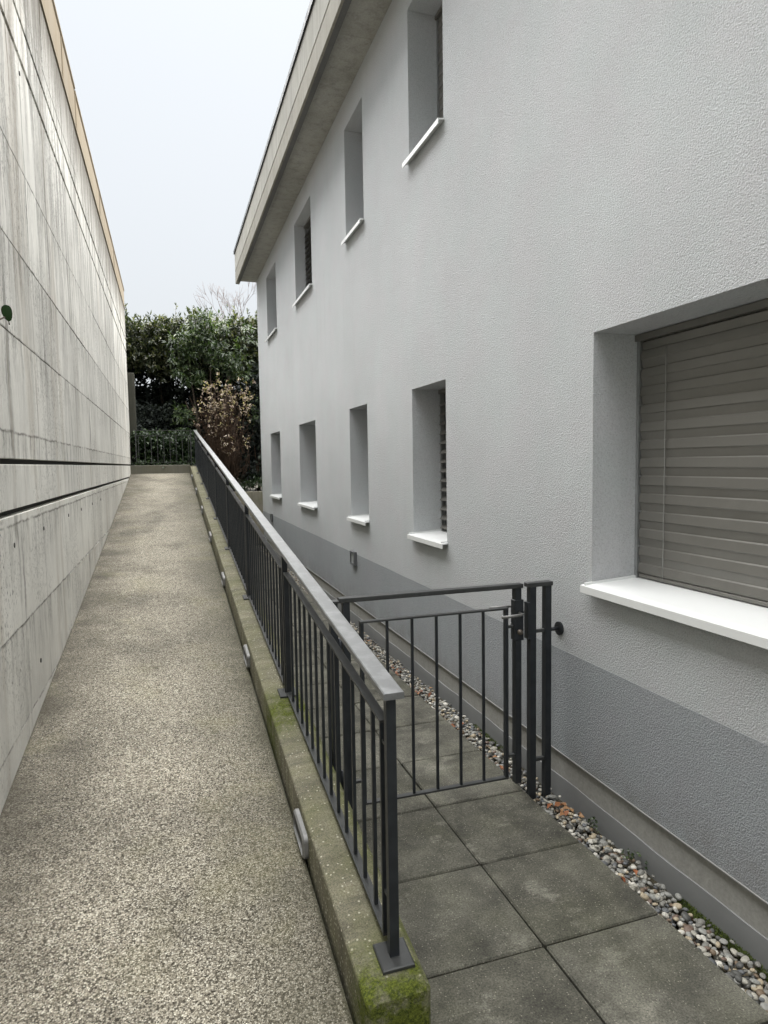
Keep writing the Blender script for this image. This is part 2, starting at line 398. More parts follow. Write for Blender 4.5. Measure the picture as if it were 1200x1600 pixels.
def m_band():
    m = NM('base_concrete', .9, spec=.2)
    n = m.noise(1.0, 5, .6, m.mapping((8, 14, 2)))
    col = m.mix(n, (.28, .277, .258), (.37, .366, .342))
    return m.done(m.mix(1, col, m.ramp(m.noise(60, 4), [(.3, .88), (.7, 1.08)]), 'MULTIPLY'), m.bump(m.noise(70, 3), .3, .004))
M_BAND = m_band()
def m_memb():
    m = NM('damp_proof_membrane', .85, spec=.2)
    n = m.noise(3, 5, .6)
    return m.done(m.mix(n, (.185, .19, .19), (.25, .255, .252)), m.bump(m.noise(6, 4, .6), .3, .01))
M_MEMB = m_memb()

def m_soil():
    m = NM('garden_soil', .95)
    return m.done(m.mix(m.noise(9, 5), (.022, .020, .012), (.06, .05, .028)), m.bump(m.noise(20, 5), .8, .05))
M_SOIL = m_soil()
M_GROUND = NM('far_ground', .95).done((.07, .075, .05))
def m_pebble():
    m = NM('pebble_stone', .55)
    r = m.math('FRACT', m.math('ADD', m.math('MULTIPLY', m.rnd(), 7.31), m.math('MULTIPLY', m.isl(), 3.7)))
    col = m.ramp(r, [(0, (.08, .08, .074)), (.13, (.20, .195, .175)), (.30, (.36, .345, .295)), (.46, (.15, .105, .08)), (.50, (.26, .26, .24)), (.67, (.38, .32, .225)), (.78, (.11, .115, .12)), (.87, (.56, .54, .48)), (.95, (.16, .115, .075))], 'CONSTANT')
    n = m.noise(65, 5, .65)
    return m.done(m.mix(1, col, m.ramp(n, [(.3, .72), (.7, 1.15)]), 'MULTIPLY'), m.bump(n, .2, .004))
M_PEBBLE = m_pebble()

def leafmat(name, stops, rough=.42, trans=.25):
    m = NM(name, rough)
    col = m.ramp(m.isl(), stops)
    m.b.inputs['Base Color'].default_value = (.05, .07, .02, 1)
    m.done(col)
    tr = m.n('ShaderNodeBsdfTranslucent'); mx = m.n('ShaderNodeMixShader'); mx.inputs[0].default_value = trans
    m.l(m.mix(1, col, (1.5, 1.7, .6), 'MULTIPLY'), tr.inputs[0])
    o = m.t.nodes['Material Output']; m.l(m.b.outputs[0], mx.inputs[1]); m.l(tr.outputs[0], mx.inputs[2]); m.l(mx.outputs[0], o.inputs[0])
    return m.m
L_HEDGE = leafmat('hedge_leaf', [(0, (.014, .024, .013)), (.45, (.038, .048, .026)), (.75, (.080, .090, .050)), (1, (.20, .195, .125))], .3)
L_DARK = leafmat('shaded_hedge_leaf', [(0, (.004, .008, .006)), (.7, (.008, .014, .009)), (1, (.017, .025, .013))], .85, .05)  # near-black leaf colour with the shade under the canopy put in
L_LAUREL = leafmat('laurel_leaf', [(0, (.016, .032, .012)), (.5, (.038, .062, .024)), (.85, (.082, .115, .052)), (1, (.17, .20, .11))], .32)
L_DRY = leafmat('withered_leaf', [(0, (.13, .085, .062)), (.45, (.27, .20, .16)), (1, (.66, .57, .50))], .6, .3)
L_IVY = leafmat('ivy_leaf', [(0, (.012, .026, .010)), (.7, (.028, .052, .019)), (1, (.075, .11, .045))], .35, .15)
L_LITTER = leafmat('fallen_leaf', [(0, (.16, .05, .02)), (.5, (.28, .10, .04)), (1, (.33, .20, .10))], .6, .1)
L_FRESH = leafmat('fresh_leaf', [(0, (.006, .020, .003)), (1, (.008, .024, .004))], .9, .05)
L_FRESH.node_tree.nodes['Principled BSDF'].inputs['Specular IOR Level'].default_value = .1
M_BARK = NM('bark', .9).done((.055, .042, .03))
M_TWIG = NM('brown_twig', .9).done((.055, .032, .018))
M_BARE = NM('bare_twig', .9).done((.16, .12, .105))

# ------------------------------------------------------------------ layout numbers (metres; camera stands over the origin, z = 0 is the lower paving)
XL = -.745              # face of the boundary wall
XR = 1.93               # face of the house
KX0, KX1 = .47, .668    # ramp kerb, inner and outer face
YEND = 14.9
SL = .1140
kz = lambda y: .016 + SL * y            # kerb top
rz = lambda y: kz(y) - .158             # ramp surface

# ------------------------------------------------------------------ ground, ramp, paving
g = MB(); g.add([(-400, -400, -.2), (400, -400, -.2), (400, 400, -.2), (-400, 400, -.2)], [(0, 1, 2, 3)])
g.build('ground', M_GROUND, kind='structure')
y_foot = (0 - rz(0)) / SL + .02
r = MB(); r.box(XL - .05, KX0 - .012, y_foot, YEND + .2, -.155, rz(y_foot) - rz(y_foot) , 0)
r = MB()
prof = [(-3.0, -.002), (y_foot, -.002), (YEND + .2, rz(YEND + .2))]
N = 40
ys = [-3.0, 0, y_foot] + [y_foot + (YEND + .2 - y_foot) * k / N for k in range(1, N + 1)]
zt = [max(-.002, rz(y)) for y in ys]
vs = []
for y, z in zip(ys, zt): vs += [(XL - .02, y, z), (KX0 - .012, y, z), (XL - .02, y, -.19), (KX0 - .012, y, -.19)]
fs = []
for i in range(len(ys) - 1):
    a = 4 * i; b = a + 4; fs += [(a, a + 1, b + 1, b), (a + 1, a + 3, b + 3, b + 1), (a + 2, a, b, b + 2)]
r.add(vs, fs); r.build('ramp', M_RAMP, kind='structure')
# flat ground by the foot of the ramp, seen only from other positions
MB().box(KX0 - .008, KX1 + .03, -3, 1.64, -.19, -.012).build('path', M_RAMP, kind='structure')

pave = MB().box(KX1 - .05, 1.72, -3, 15.1, -.19, -.045).build('paving_bed', NM('bedding_sand', .95).done((.018, .018, .010)), kind='structure')
GX, GY, PG = 1.203, 1.9284, .5
def paver_mesh(w):
    return MB().bevbox(0, w, 0, PG - .008, -.05, 0, .006)
pm = {}
for j in range(-9, 27):
    for cx0, cx1 in ((KX1 + .003, GX - .0035), (GX + .0035, GX + .497)):
        wdt = round(cx1 - cx0, 4)
        if wdt not in pm:
            o = paver_mesh(wdt).build('paver', M_PAVER, pave); pm[wdt] = o
        else:
            o = link('paver', pm[wdt].data, pave)
        o.location = (cx0, GY + j * PG + .0035, random.uniform(-.003, .001))
        o.rotation_euler = (random.uniform(-.003, .003), random.uniform(-.003, .003), random.uniform(-.004, .004))

# ------------------------------------------------------------------ ramp kerb
kb = thing('kerb_wall', 'mossy concrete kerb wall running up along the right edge of the ramp', 'kerb')
c = .016
seg = [1.665, 14.88]
prof = [(KX0, -.6), (KX1, -.6), (KX1, -c), (KX1 - c, 0), (KX0 + .034, 0), (KX0 + .004, -.010), (KX0, -.016)]
k = MB()
NS = 60
sec = []
for i in range(NS + 1):
    y = seg[0] + .014 + (seg[1] - seg[0] - .014) * i / NS
    zb = -.19
    sec.append([(x, y, (zb if z < -.5 else kz(y) + z + .0012 * math.sin(y * 9 + x * 40))) for x, z in prof])
first = [(min(max(x, KX0 + .012), KX1 - .012), seg[0], (-.19 if z < -.5 else kz(seg[0]) + z - .014)) for x, z in prof]
sec = [first] + sec
vs = [p for s_ in sec for p in s_]; n = len(prof); fs = []
for i in range(len(sec) - 1):
    for q in range(n): fs.append((i * n + q, i * n + (q + 1) % n, (i + 1) * n + (q + 1) % n, (i + 1) * n + q))
fs += [tuple(range(n - 1, -1, -1)), tuple(range((len(sec) - 1) * n, len(sec) * n))]
k.add(vs, fs); k.build('kerb_body', M_KERB, kb)
ek = thing('end_kerb', 'low grey concrete kerb across the top end of the ramp', 'kerb')
MB().bevbox(XL - .02, KX0 - .003, YEND, YEND + .2, 1.2, 1.735, .01).build('kerb_body', board_concrete('end_kerb_concrete', (.14, .135, .112), 1, .3), ek)

# ------------------------------------------------------------------ boundary wall on the left
bw = thing('concrete_wall', 'tall streaked board formed concrete wall along the left of the ramp', 'wall')
MB().box(XL - .35, XL - .045, -3, 15.32, -.19, 5.06).build('wall_core', M_CORE, bw)
rows = [(-.15, .40), (.40, .90), (.90, 1.476), (1.505, 1.733), (1.759, 2.41), (2.41, 2.91), (2.91, 3.45), (3.45, 4.132),
        (4.164, 4.395), (4.428, 4.56), (4.56, 5.055)]
ycol = [3.6 + 1.86 * k_ for k_ in range(-4, 7)]
for zi, (z0, z1) in enumerate(rows):
    ed = [-3.0] + [y + (.93 if zi in (6, 7) else 0) for y in ycol if -2.9 < y + (.93 if zi in (6, 7) else 0) < 15.0] + [15.3]
    j = .0013
    for a, b in zip(ed[:-1], ed[1:]):
        x1 = XL + random.uniform(-.002, .0015)
        MB().bevbox(XL - .06, x1, a + j, b - j, z0 + j, z1 - j, .0025).build('wall_panel', M_WALL, bw)
for (y, z) in ((3.69, 1.327), (4.52, 1.337), (5.6, 1.343), (6.39, 1.34), (4.2, .593), (4.54, 4.045), (7.3, 1.34), (8.2, 1.34)):
    MB().tube([(XL - .02, y, z), (XL + .003, y, z)], .013, 8, False).build('tie_hole_disc', M_CORE, bw)  # proud disc; the shade inside the hole is put into its dark colour
# parapet sheets on the wall
ylist = [-3.0, -.6, 1.8, 4.2, 6.55, 7.45, 9.9, 12.4, 15.3]
for i in range(len(ylist) - 1):
    a, b = ylist[i] + .004, ylist[i + 1] - .004
    dz = .03 if i < 5 else 0
    MB().prism_y([(XL - .36, 5.06), (XL + .012, 5.06), (XL + .012, 5.085), (XL + .004, 5.09), (XL + .004, 5.43 + dz), (XL + .016, 5.44 + dz), (XL + .016, 5.463 + dz), (XL - .36, 5.47 + dz)], a, b).build('coping_sheet', M_COPING, bw)
    MB().box(XL + .003, XL + .010, a + .02, a + .045, 5.092, 5.43 + dz).build('coping_joint', M_COPING, bw)
pl = thing('concrete_pillar', 'short plain concrete pillar at the far end of the left wall', 'pillar')
MB().bevbox(XL - .2, -.612, 15.34, 15.6, 1.0, 3.73, .008).build('pillar_body', board_concrete('pillar_concrete', (.05, .05, .038), .7), pl)

# ------------------------------------------------------------------ house
house = thing('house', 'light grey rendered house with dark plinth and flat concrete eaves on the right', 'house')
YH0, YH1 = -3.0, 14.32
Z_PL = .717; Z_PB = .157; Z_SOF = 5.555
WIN = []   # (y0, y1, z0, z1)
cols = [(11.80, 12.93), (8.83, 10.0), (6.39, 7.07), (4.42, 5.11)]
for (a, b) in cols: WIN.append((a, b, 1.115, 2.305)); WIN.append((a, b, 4.10, 5.26))
BIG = (1.15, 2.682, 1.108, 2.305); WIN.append(BIG)
RD = .30   # reveal depth
def facade():
    Y = sorted({YH0, YH1, *[v for w_ in WIN for v in w_[:2]]}); Z = sorted({Z_PL, Z_SOF, *[v for w_ in WIN for v in w_[2:]]})
    m = MB()
    for i in range(len(Y) - 1):
        for j in range(len(Z) - 1):
            cy, cz = (Y[i] + Y[i + 1]) / 2, (Z[j] + Z[j + 1]) / 2
            if any(w_[0] < cy < w_[1] and w_[2] < cz < w_[3] for w_ in WIN): continue
            m.add([(XR, Y[i], Z[j]), (XR, Y[i + 1], Z[j]), (XR, Y[i + 1], Z[j + 1]), (XR, Y[i], Z[j + 1])], [(0, 3, 2, 1)])
    for y0, y1, z0, z1 in WIN:
        P = [(XR, y0, z0), (XR, y1, z0), (XR, y1, z1), (XR, y0, z1)]; Q = [(XR + RD, *p[1:]) for p in P]
        m.add(P + Q, [(0, 4, 5, 1), (1, 5, 6, 2), (2, 6, 7, 3), (3, 7, 4, 0)])
    # far gable
    m.add([(XR, YH1, Z_PL), (9, YH1, Z_PL), (9, YH1, Z_SOF), (XR, YH1, Z_SOF)], [(0, 1, 2, 3)])
    m.add([(XR, YH0, Z_PL), (9, YH0, Z_PL), (9, YH0, Z_SOF), (XR, YH0, Z_SOF)], [(0, 3, 2, 1)])
    m.add([(9, YH0, -.2), (9, YH1, -.2), (9, YH1, Z_SOF), (9, YH0, Z_SOF)], [(0, 1, 2, 3)])
    return m
facade().build('wall', M_PLASTER, house)
MB().box(XR - .001, 8.99, YH0 + .001, YH1 + .001, Z_PB, Z_PL - .001).build('plinth', M_PLINTH, house)
MB().box(XR - .006, XR + .02, YH0, YH1 + .004, Z_PB - .002, Z_PB + .003).build('plaster_edge_strip', NM('edge_bead', .7).done((.26, .26, .25)), house)
MB().box(XR + .010, 8.9, YH0 + .01, YH1 - .01, .018, Z_PB - .004).build('base_course', M_BAND, house)
mm = MB()
ysm = np.linspace(YH0, YH1, 150)
vs = []
for y in ysm:
    u = .004 * math.sin(y * 5.1) + .003 * math.sin(y * 13.7)
    vs += [(XR + .003, y, -.15), (XR + .003 + u * .3, y, -.02), (XR + .004 + u * .3, y, .019 + u * .6), (XR + .016, y, .020 + u * .6)]
mm.add(vs, [(4 * i + q, 4 * i + q + 1, 4 * i + q + 5, 4 * i + q + 4) for i in range(149) for q in range(3)])
mm.build('membrane_strip', M_MEMB, house)

# flat roof: soffit panels, two-step concrete fascia, dark flashing
XE = 1.50
YR0, YR1 = YH0, YH1 + .03
ysof = [YR0, -1.0, .4, 1.8, 3.2, 4.6, 6.0, 7.4, 8.8, 10.2, 11.6, 13.0, YR1]
for a, b in zip(ysof[:-1], ysof[1:]):
    MB().bevbox(XE + .085, XR + .35, a + .0015, b - .0015, Z_SOF, Z_SOF + .2, .003).build('soffit_panel', M_EAVE, house)
MB().prism_y([(XE, 5.497), (XE + .075, 5.490), (XE + .084, 5.50), (XE + .084, 5.745), (XE, 5.725)], YR0, YR1).build('fascia_lower', board_concrete('fascia_low_concrete', (.30, .285, .245), .35, .15), house)
MB().box(XE + .03, XE + .09, YR0, YR1 - .01, 5.73, 5.75).build('fascia_groove', M_CORE, house)
yf = [YR0, -.5, 2.2, 4.9, 7.6, 10.3, 12.6, YR1]
for a, b in zip(yf[:-1], yf[1:]):
    MB().bevbox(XE, XE + .1, a + .0015, b - .0015, 5.747, 6.10, .004).build('fascia_panel', M_EAVE, house)
MB().box(XE - .02, 9.2, YR0, YR1 + .02, 6.102, 6.165).build('roof_flashing', M_FLASH, house)
MB().box(XE + .1, 9.1, YR0, YR1 - .02, 5.76, 6.098).build('roof_slab', M_EAVE, house)
# drip strip under the fascia edge, dark with algae
MB().box(XE + .022, XE + .078, YR0 + .01, YR1 - .25, 5.4865, 5.4892).build('drip_strip', board_concrete('drip_dirt', (.13, .13, .125), .5), house)

# ------------------------------------------------------------------ windows (parts of the house)
def slat_mesh(L, kind):
    """one blind slat, length L along +y, hung at its outer fold; closed = nearly upright, open = tipped flat"""
    if kind == 'closed':
        p = [(.016, .082), (.004, .092), (-.008, .083), (-.002, .048), (-.009, .042), (-.013, .004), (-.006, -.004)]
        q = [(x + .0018, z + .0006) for x, z in reversed(p)]
    else:
        p = [(.040, .020), (.012, .010), (.002, .012), (-.030, -.012), (-.038, -.020)]
        q = [(x + .0006, z + .002) for x, z in reversed(p)]
    m = MB(); prof = p + q
    m.prism_y(prof, 0, L)
    return m
slat_cache = {}
def window(y0, y1, z0, z1, blind, upper):
    L = y1 - y0
    wf = MB()
    xg = XR + RD - .02
    t = .06
    wf.box(xg, xg + .06, y0 + .001, y0 + t, z0, z1); wf.box(xg, xg + .06, y1 - t, y1 - .001, z0, z1)
    wf.box(xg, xg + .06, y0 + t, y1 - t, z0, z0 + t); wf.box(xg, xg + .06, y0 + t, y1 - t, z1 - t, z1 - .001)
    win = wf.build('window', M_FRAME, house)
    MB().box(xg + .025, xg + .045, y0 + t, y1 - t, z0 + t, z1 - t).build('pane', M_GLASS, win)
    # white metal sill: sloping top, folded front edge, raised end caps
    s = MB()
    e = .02
    pr = [(XR - .052, z0 - .039), (XR - .044, z0 - .039), (XR - .044, z0 - .012), (XR - .002, z0 - .008), (XR - .002, z0 + .0035), (XR - .052, z0 - .0045)]
    s.prism_y(pr, y0 - e, y1 + e)
    s.prism_y([(XR - .0018, z0 - .006), (xg, z0 - .002), (xg, z0 + .018), (XR - .0018, z0 + .0036)], y0 + .0015, y1 - .0015)
    for ya, yb in ((y0 + .002, y0 + .012), (y1 - .012, y1 - .002)):
        s.prism_y([(XR - .044, z0 - .004), (xg, z0 + .016), (xg, z0 + .030), (XR - .044, z0 + .010)], ya, yb)
    s.build('sill', M_WHITE, win)
    xb = XR + (.175 if blind == 'open' and upper else .262)
    if blind:
        for yy in (y0 + .002, y1 - .020):
            MB().box(xb - .016, xb + .016, yy, yy + .018, z0 + .014, z1 - .002).build('guide_rail', M_GUIDE, win)
        pitch = .0885 if blind == 'closed' else .078
        key = (round(L, 3), blind)
        n_ = int((z1 - z0) / pitch)
        if blind == 'closed':
            MB().bevbox(xb - .010, xb + .014, y0 + .024, y1 - .024, z0 + .022, z0 + .040, .003).build('bottom_bar', M_SLAT, win)
            pitch = (z1 - .125 - z0 - .046) / round((z1 - .125 - z0 - .046) / .0885); zs = [z0 + .046 + pitch * i for i in range(n_ + 1)]
        else:
            zs = [z0 + .06 + pitch * i for i in range(n_ + 1)]
        for zz in zs:
            if zz > z1 - .10: continue
            if key not in slat_cache: o = slat_mesh(L - .05, blind).build('slat', M_SLAT, win); slat_cache[key] = o
            else: o = link('slat', slat_cache[key].data, win)
            o.location = (xb, y0 + .025, zz)
            o.rotation_euler = (0, random.uniform(-.008, .008), 0)
            for yy in ((y1 - .0235,) if blind == 'closed' and L > 1.2 else ()):
                if int(round((zz - z0) / pitch)) % 2 == 0:
                    MB().box(xb - .018, xb - .004, yy - .012, yy - .002, zz + .040, zz + .048).build('slat_pin', M_GUIDE, win)
        MB().box(xb - .03, xb + .04, y0 + .003, y1 - .003, z1 - .034, z1 - .004).build('head_box', M_SLAT, win)
        if L > 1.2:
            for yc in (y1 - .20, y0 + .25):
                MB().tube([(xb - .0165, yc, z1 - .09)] + [(xb - .0165 - .002 * (q % 2), yc, z1 - .09 - (z1 - z0 - .13) * q / 12) for q in range(1, 12)] + [(xb - .020, yc - .002, z0 + .035)], .0022, 5).build('ladder_cord', M_CORD, win)
    return win
kinds = {(0, 0): None, (0, 1): None, (1, 0): None, (1, 1): 'open', (2, 0): None, (2, 1): None, (3, 0): 'open', (3, 1): 'closed'}
for i, (a, b) in enumerate(cols):
    window(a, b, 1.115, 2.305, kinds[(i, 0)], False); window(a, b, 4.10, 5.26, kinds[(i, 1)], True)
window(*BIG, 'closed', False)

# wall lamps in the plinth
for (yc, zc, lab) in ((6.96, .665, 'small square grey lamp on the plinth below the second narrow window'), (12.98, .665, 'small square grey lamp on the plinth nearest the far corner of the house')):
    l = thing('wall_lamp', lab, 'lamp', 'square lamps on the house plinth')
    fr = MB(); t = .022
    y0, y1, z0, z1 = yc - .085, yc + .085, zc - .075, zc + .075
    x0, x1 = XR - .035, XR - .0015
    fr.box(x0, x1, y0, y0 + t, z0, z1); fr.box(x0, x1, y1 - t, y1, z0, z1); fr.box(x0, x1, y0 + t, y1 - t, z0, z0 + t); fr.box(x0, x1, y0 + t, y1 - t, z1 - t, z1)
    fr.build('lamp_frame', M_FRAME, l)
    MB().box(x0 + .01, x1, y0 + t, y1 - t, z0 + t, z1 - t).build('lamp_lens', NM('plinth_lens', .3).done((.33, .35, .35)), l)

# bulkhead lamps on the ramp side of the kerb
lampy = [2.56, 4.43, 6.31, 8.17, 10.02, 11.88, 13.74]
words = ['nearest', 'second', 'third', 'fourth', 'fifth', 'sixth', 'farthest']
def shear(m, sl):
    m.v = [(x, y, z + sl * y) for x, y, z in m.v]; return m
def lamp_ring():
    """rounded rectangular frame with a chamfered front edge, open in the middle"""
    n = 24; m = MB()
    def rr(hy_, hz2, r):
        p = []
        for q in range(n):
            a = 2 * math.pi * (q + .5) / n; p.append(((hy_ - r) * (1 if math.cos(a) > 0 else -1) + r * math.cos(a), (hz2 - r) * (1 if math.sin(a) > 0 else -1) + r * math.sin(a)))
        return p
    loops = [(0, rr(.106, .048, .024)), (-.016, rr(.106, .048, .024)), (-.023, rr(.099, .041, .020)), (-.023, rr(.095, .037, .018)), (-.010, rr(.094, .036, .017))]
    vs = [(x, y, z) for x, P in loops for y, z in P]; fs = []
    for k_ in range(len(loops) - 1):
        for i in range(n): fs.append((k_ * n + i, (k_ + 1) * n + i, (k_ + 1) * n + (i + 1) % n, k_ * n + (i + 1) % n))
    m.add(vs, fs); return shear(m, SL)
L0 = None
for wd, y in zip(words, lampy):
    l = thing('bulkhead_lamp', wd + ' of the oblong metal bulkhead lamps low on the ramp side of the kerb', 'lamp', 'bulkhead lamps along the ramp kerb', (KX0 - .001, y, kz(y) - .098))
    if not L0:
        a = lamp_ring().build('lamp_housing', M_ALU, l)
        b = shear(MB().bevbox(-.013, -.004, -.098, .098, -.040, .040, .004), SL).build('lamp_lens', M_LENS, l); L0 = (a, b)
    else:
        for q, nm in zip(L0, ('lamp_housing', 'lamp_lens')): link(nm, q.data, l)

# ------------------------------------------------------------------ ramp railing
rail = thing('ramp_railing', 'long anthracite steel railing on the kerb with worn grey handrail and upright bars', 'railing')
XC = .592
HS = .1085
hz_ = lambda y: 1.033 + HS * (y - 1.754)     # handrail underside
hr = MB(); hr.prism_y([(XC - .031, 0), (XC + .031, 0), (XC + .031, .017), (XC + .028, .020), (XC - .028, .020), (XC - .031, .017)], 1.742, YEND + .1, HS, 1.754)
for i, v in enumerate(hr.v): hr.v[i] = (v[0], v[1], v[2] + 1.033)
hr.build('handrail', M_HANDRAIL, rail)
posty = [1.785, 3.60, 5.38, 7.10, 8.78, 10.42, 12.03, 13.55, 14.86]
for y in posty:
    p = MB().box(XC - .015, XC + .015, y - .012, y + .012, kz(y) + .004, hz_(y) - .001).build('post', M_STEEL, rail)
    bp = MB(); bp.add([(XC - .05 + dx, y - .052 + dy, kz(y - .052 + dy) + dz) for dz, ins in ((.002, 0), (.010, 0), (.0125, .004)) for dx, dy in ((ins, ins), (.1 - ins, ins), (.1 - ins, .104 - ins), (ins, .104 - ins))],
                     [(3, 2, 1, 0), (0, 1, 5, 4), (1, 2, 6, 5), (2, 3, 7, 6), (3, 0, 4, 7), (4, 5, 9, 8), (5, 6, 10, 9), (6, 7, 11, 10), (7, 4, 8, 11), (8, 9, 10, 11)])
    bp.build('base_plate', M_FLAT, p)
bal = {}
for a, b in zip(posty[:-1], posty[1:]):
    y0, y1 = a + .052, b - .052
    top = lambda y: hz_(y) - .105
    bot = lambda y: kz(y) + .036
    t0 = top(y0); MB().box(XC - .015, XC + .015, y0, y1, t0 - .008, t0, HS, y0).build('top_bar', M_FLAT, rail)
    b0 = bot(y0); MB().box(XC - .015, XC + .015, y0, y1, b0 - .008, b0, SL, y0).build('bottom_bar', M_FLAT, rail)
    for y in (y0 + .004, y1 - .004):
        MB().box(XC - .0148, XC + .0148, y - .005, y + .005, bot(y) + .0005, top(y) - .0085).build('panel_upright', M_STEEL, rail)
    for ys_, ye_ in ((a + .0125, y0 - .0015), (y1 + .0015, b - .0125)):
        for fr in (.22, .80):
            z = kz(a) + (hz_(a) - kz(a)) * fr + (SL * (ys_ - a))
            MB().box(XC - .010, XC + .010, ys_, ye_, z - .005, z + .005).build('panel_bracket', M_FLAT, rail)
    nb = round((y1 - y0) / .122) - 1
    for q in range(1, nb + 1):
        y = y0 + (y1 - y0) * q / (nb + 1)
        MB().box(XC - .006, XC + .006, y - .006, y + .006, bot(y) + .0005, top(y) - .0085).build('baluster', M_STEEL, rail)

# railing across the top end of the ramp
er = thing('end_railing', 'short dark steel railing across the top end of the ramp in front of ivy', 'railing')
YE = 14.99; ZT = 2.485; ZB = 1.737
MB().box(-.66, XC - .035, YE - .02, YE + .02, ZT - .012, ZT).build('handrail', M_FLAT, er)
for x in (-.62, .50): MB().box(x - .012, x + .012, YE - .015, YE + .015, ZB, ZT - .013).build('post', M_FLAT, er)
MB().box(-.575, .455, YE - .012, YE + .012, ZT - .115, ZT - .105).build('top_bar', M_FLAT, er)
MB().box(-.575, .455, YE - .012, YE + .012, ZB + .05, ZB + .06).build('bottom_bar', M_FLAT, er)
for q in range(9):
    x = -.57 + 1.02 * q / 8
    MB().box(x - .006, x + .006, YE - .006, YE + .006, ZB + .061, ZT - .116).build('baluster', M_FLAT, er)

# ------------------------------------------------------------------ gate between kerb and house
YG = 2.95; GT = 1.062
gp = thing('gate_hinge_posts', 'pair of dark steel hinge posts beside the kerb carrying the garden gate', 'gate post')
MB().box(.690, .725, YG - .02, YG + .02, .002, GT).build('post', M_STEEL, gp)
MB().box(.683, .732, YG - .024, YG + .024, GT + .001, GT + .010).build('post_cap', M_FLAT, gp)
for z in (.16, .80): MB().tube([(.738, YG, z), (.738, YG, z + .09)], .011, 8).build('hinge', M_STEEL, gp)
gt = thing('garden_gate', 'closed dark steel gate with thin upright bars between kerb railing and house', 'gate')
xg0, xg1 = .752, 1.690
z0g = .062
MB().box(xg0, xg0 + .032, YG - .018, YG + .018, z0g, GT - .001).build('gate_stile', M_STEEL, gt)
MB().box(xg1 - .034, xg1, YG - .018, YG + .018, .035, GT - .001).build('gate_stile', M_STEEL, gt)
MB().bevbox(xg0 - .018, xg1 + .010, YG - .022, YG + .022, GT, GT + .022, .002).build('gate_top_rail', M_FLAT, gt)
fx0, fx1 = .835, 1.618; ftop = GT - .098; fbot = z0g + .004
MB().box(fx0, fx1, YG - .014, YG + .014, ftop - .009, ftop).build('frame_top_bar', M_FLAT, gt)
MB().box(fx0, fx1, YG - .014, YG + .014, fbot, fbot + .009).build('frame_bottom_bar', M_FLAT, gt)
for x in (fx0, fx1 - .016): MB().box(x, x + .016, YG - .013, YG + .013, fbot + .0095, ftop - .0095).build('frame_upright', M_STEEL, gt)
for q in range(1, 7):
    x = fx0 + .008 + (fx1 - fx0 - .016) * q / 6.0
    if q < 6: MB().box(x - .006, x + .006, YG - .006, YG + .006, fbot + .0095, ftop - .0095).build('gate_bar', M_STEEL, gt)
for x0, x1 in ((xg0 + .0325, fx0 - .001), (fx1 + .001, xg1 - .0345)):
    for z in (.185, ftop - .10): MB().box(x0, x1, YG - .010, YG + .010, z - .006, z + .006).build('frame_bracket', M_FLAT, gt)
lk = MB().bevbox(xg1 - .040, xg1 + .012, YG - .021, YG + .021, GT - .27, GT - .06, .002).build('lock_box', M_STEEL, gt)
MB().tube([(xg1 - .014, YG - .018, GT - .225), (xg1 - .014, YG - .034, GT - .225)], .014, 10).build('lock_cylinder', M_BRASS, lk)
MB().tube([(xg1 - .014, YG - .018, GT - .128), (xg1 - .014, YG - .055, GT - .128), (xg1 - .030, YG - .062, GT - .128), (xg1 - .135, YG - .062, GT - .132)], .0075, 8).build('handle', M_ALU, lk)
MB().tube([(xg1 - .014, YG + .018, GT - .108), (xg1 - .014, YG + .055, GT - .108), (xg1 - .030, YG + .062, GT - .108), (xg1 - .140, YG + .062, GT - .110)], .0075, 8).build('handle', M_ALU, lk)
MB().tube([(xg1 + .010, YG, GT - .130), (xg1 + .024, YG, GT - .130)], .007, 6).build('latch_bolt', M_ALU, lk)
sp = thing('gate_strike_posts', 'two dark steel latch posts standing in the pebbles and braced to the house wall', 'gate post')
for x in (1.742, 1.832): MB().box(x, x + .034, YG - .018, YG + .018, -.07, GT - .001).build('post', M_STEEL, sp)
MB().bevbox(1.727, 1.874, YG - .022, YG + .022, GT, GT + .022, .002).build('post_cap', M_FLAT, sp)
MB().box(1.728, 1.741, YG - .021, YG + .021, GT - .27, GT - .08).build('strike_plate', M_STEEL, sp)
for z in (GT - .235, .14): MB().box(1.7765, 1.8315, YG - .010, YG + .010, z - .008, z + .008).build('spacer', M_FLAT, sp)
MB().tube([(1.8665, YG, GT - .235), (XR - .008, YG, GT - .235)], .010, 8).build('wall_arm', M_STEEL, sp)
MB().tube([(XR - .012, YG, GT - .235), (XR - .001, YG, GT - .235)], .036, 16, False).build('wall_disc', M_STEEL, sp)

# ------------------------------------------------------------------ pebble strip
gs = MB().box(1.7205, XR + .012, -3, 15.1, -.19, -.108).build('gravel_strip', M_SOIL, kind='structure')
def pebble_mesh(sub, seed):
    import bmesh
    bm = bmesh.new(); bmesh.ops.create_icosphere(bm, subdivisions=sub, radius=1)
    rr = random.Random(seed); d = [Vector((rr.uniform(-1, 1), rr.uniform(-1, 1), rr.uniform(-1, 1))).normalized() for _ in range(4)]
    for v in bm.verts:
        n_ = v.co.normalized(); s = 1 + sum(.16 * max(0, n_.dot(q)) ** 2 * (1 if i % 2 else -1) for i, q in enumerate(d)); v.co = n_ * s
    vs = [tuple(v.co) for v in bm.verts]; bm.verts.ensure_lookup_table(); fs = [tuple(v.index for v in f.verts) for f in bm.faces]; bm.free()
    return vs, fs
PEB = [pebble_mesh(2, s) for s in range(6)]; PEB1 = [pebble_mesh(1, s) for s in range(4)]
pts = []
yy = .2
step = .021
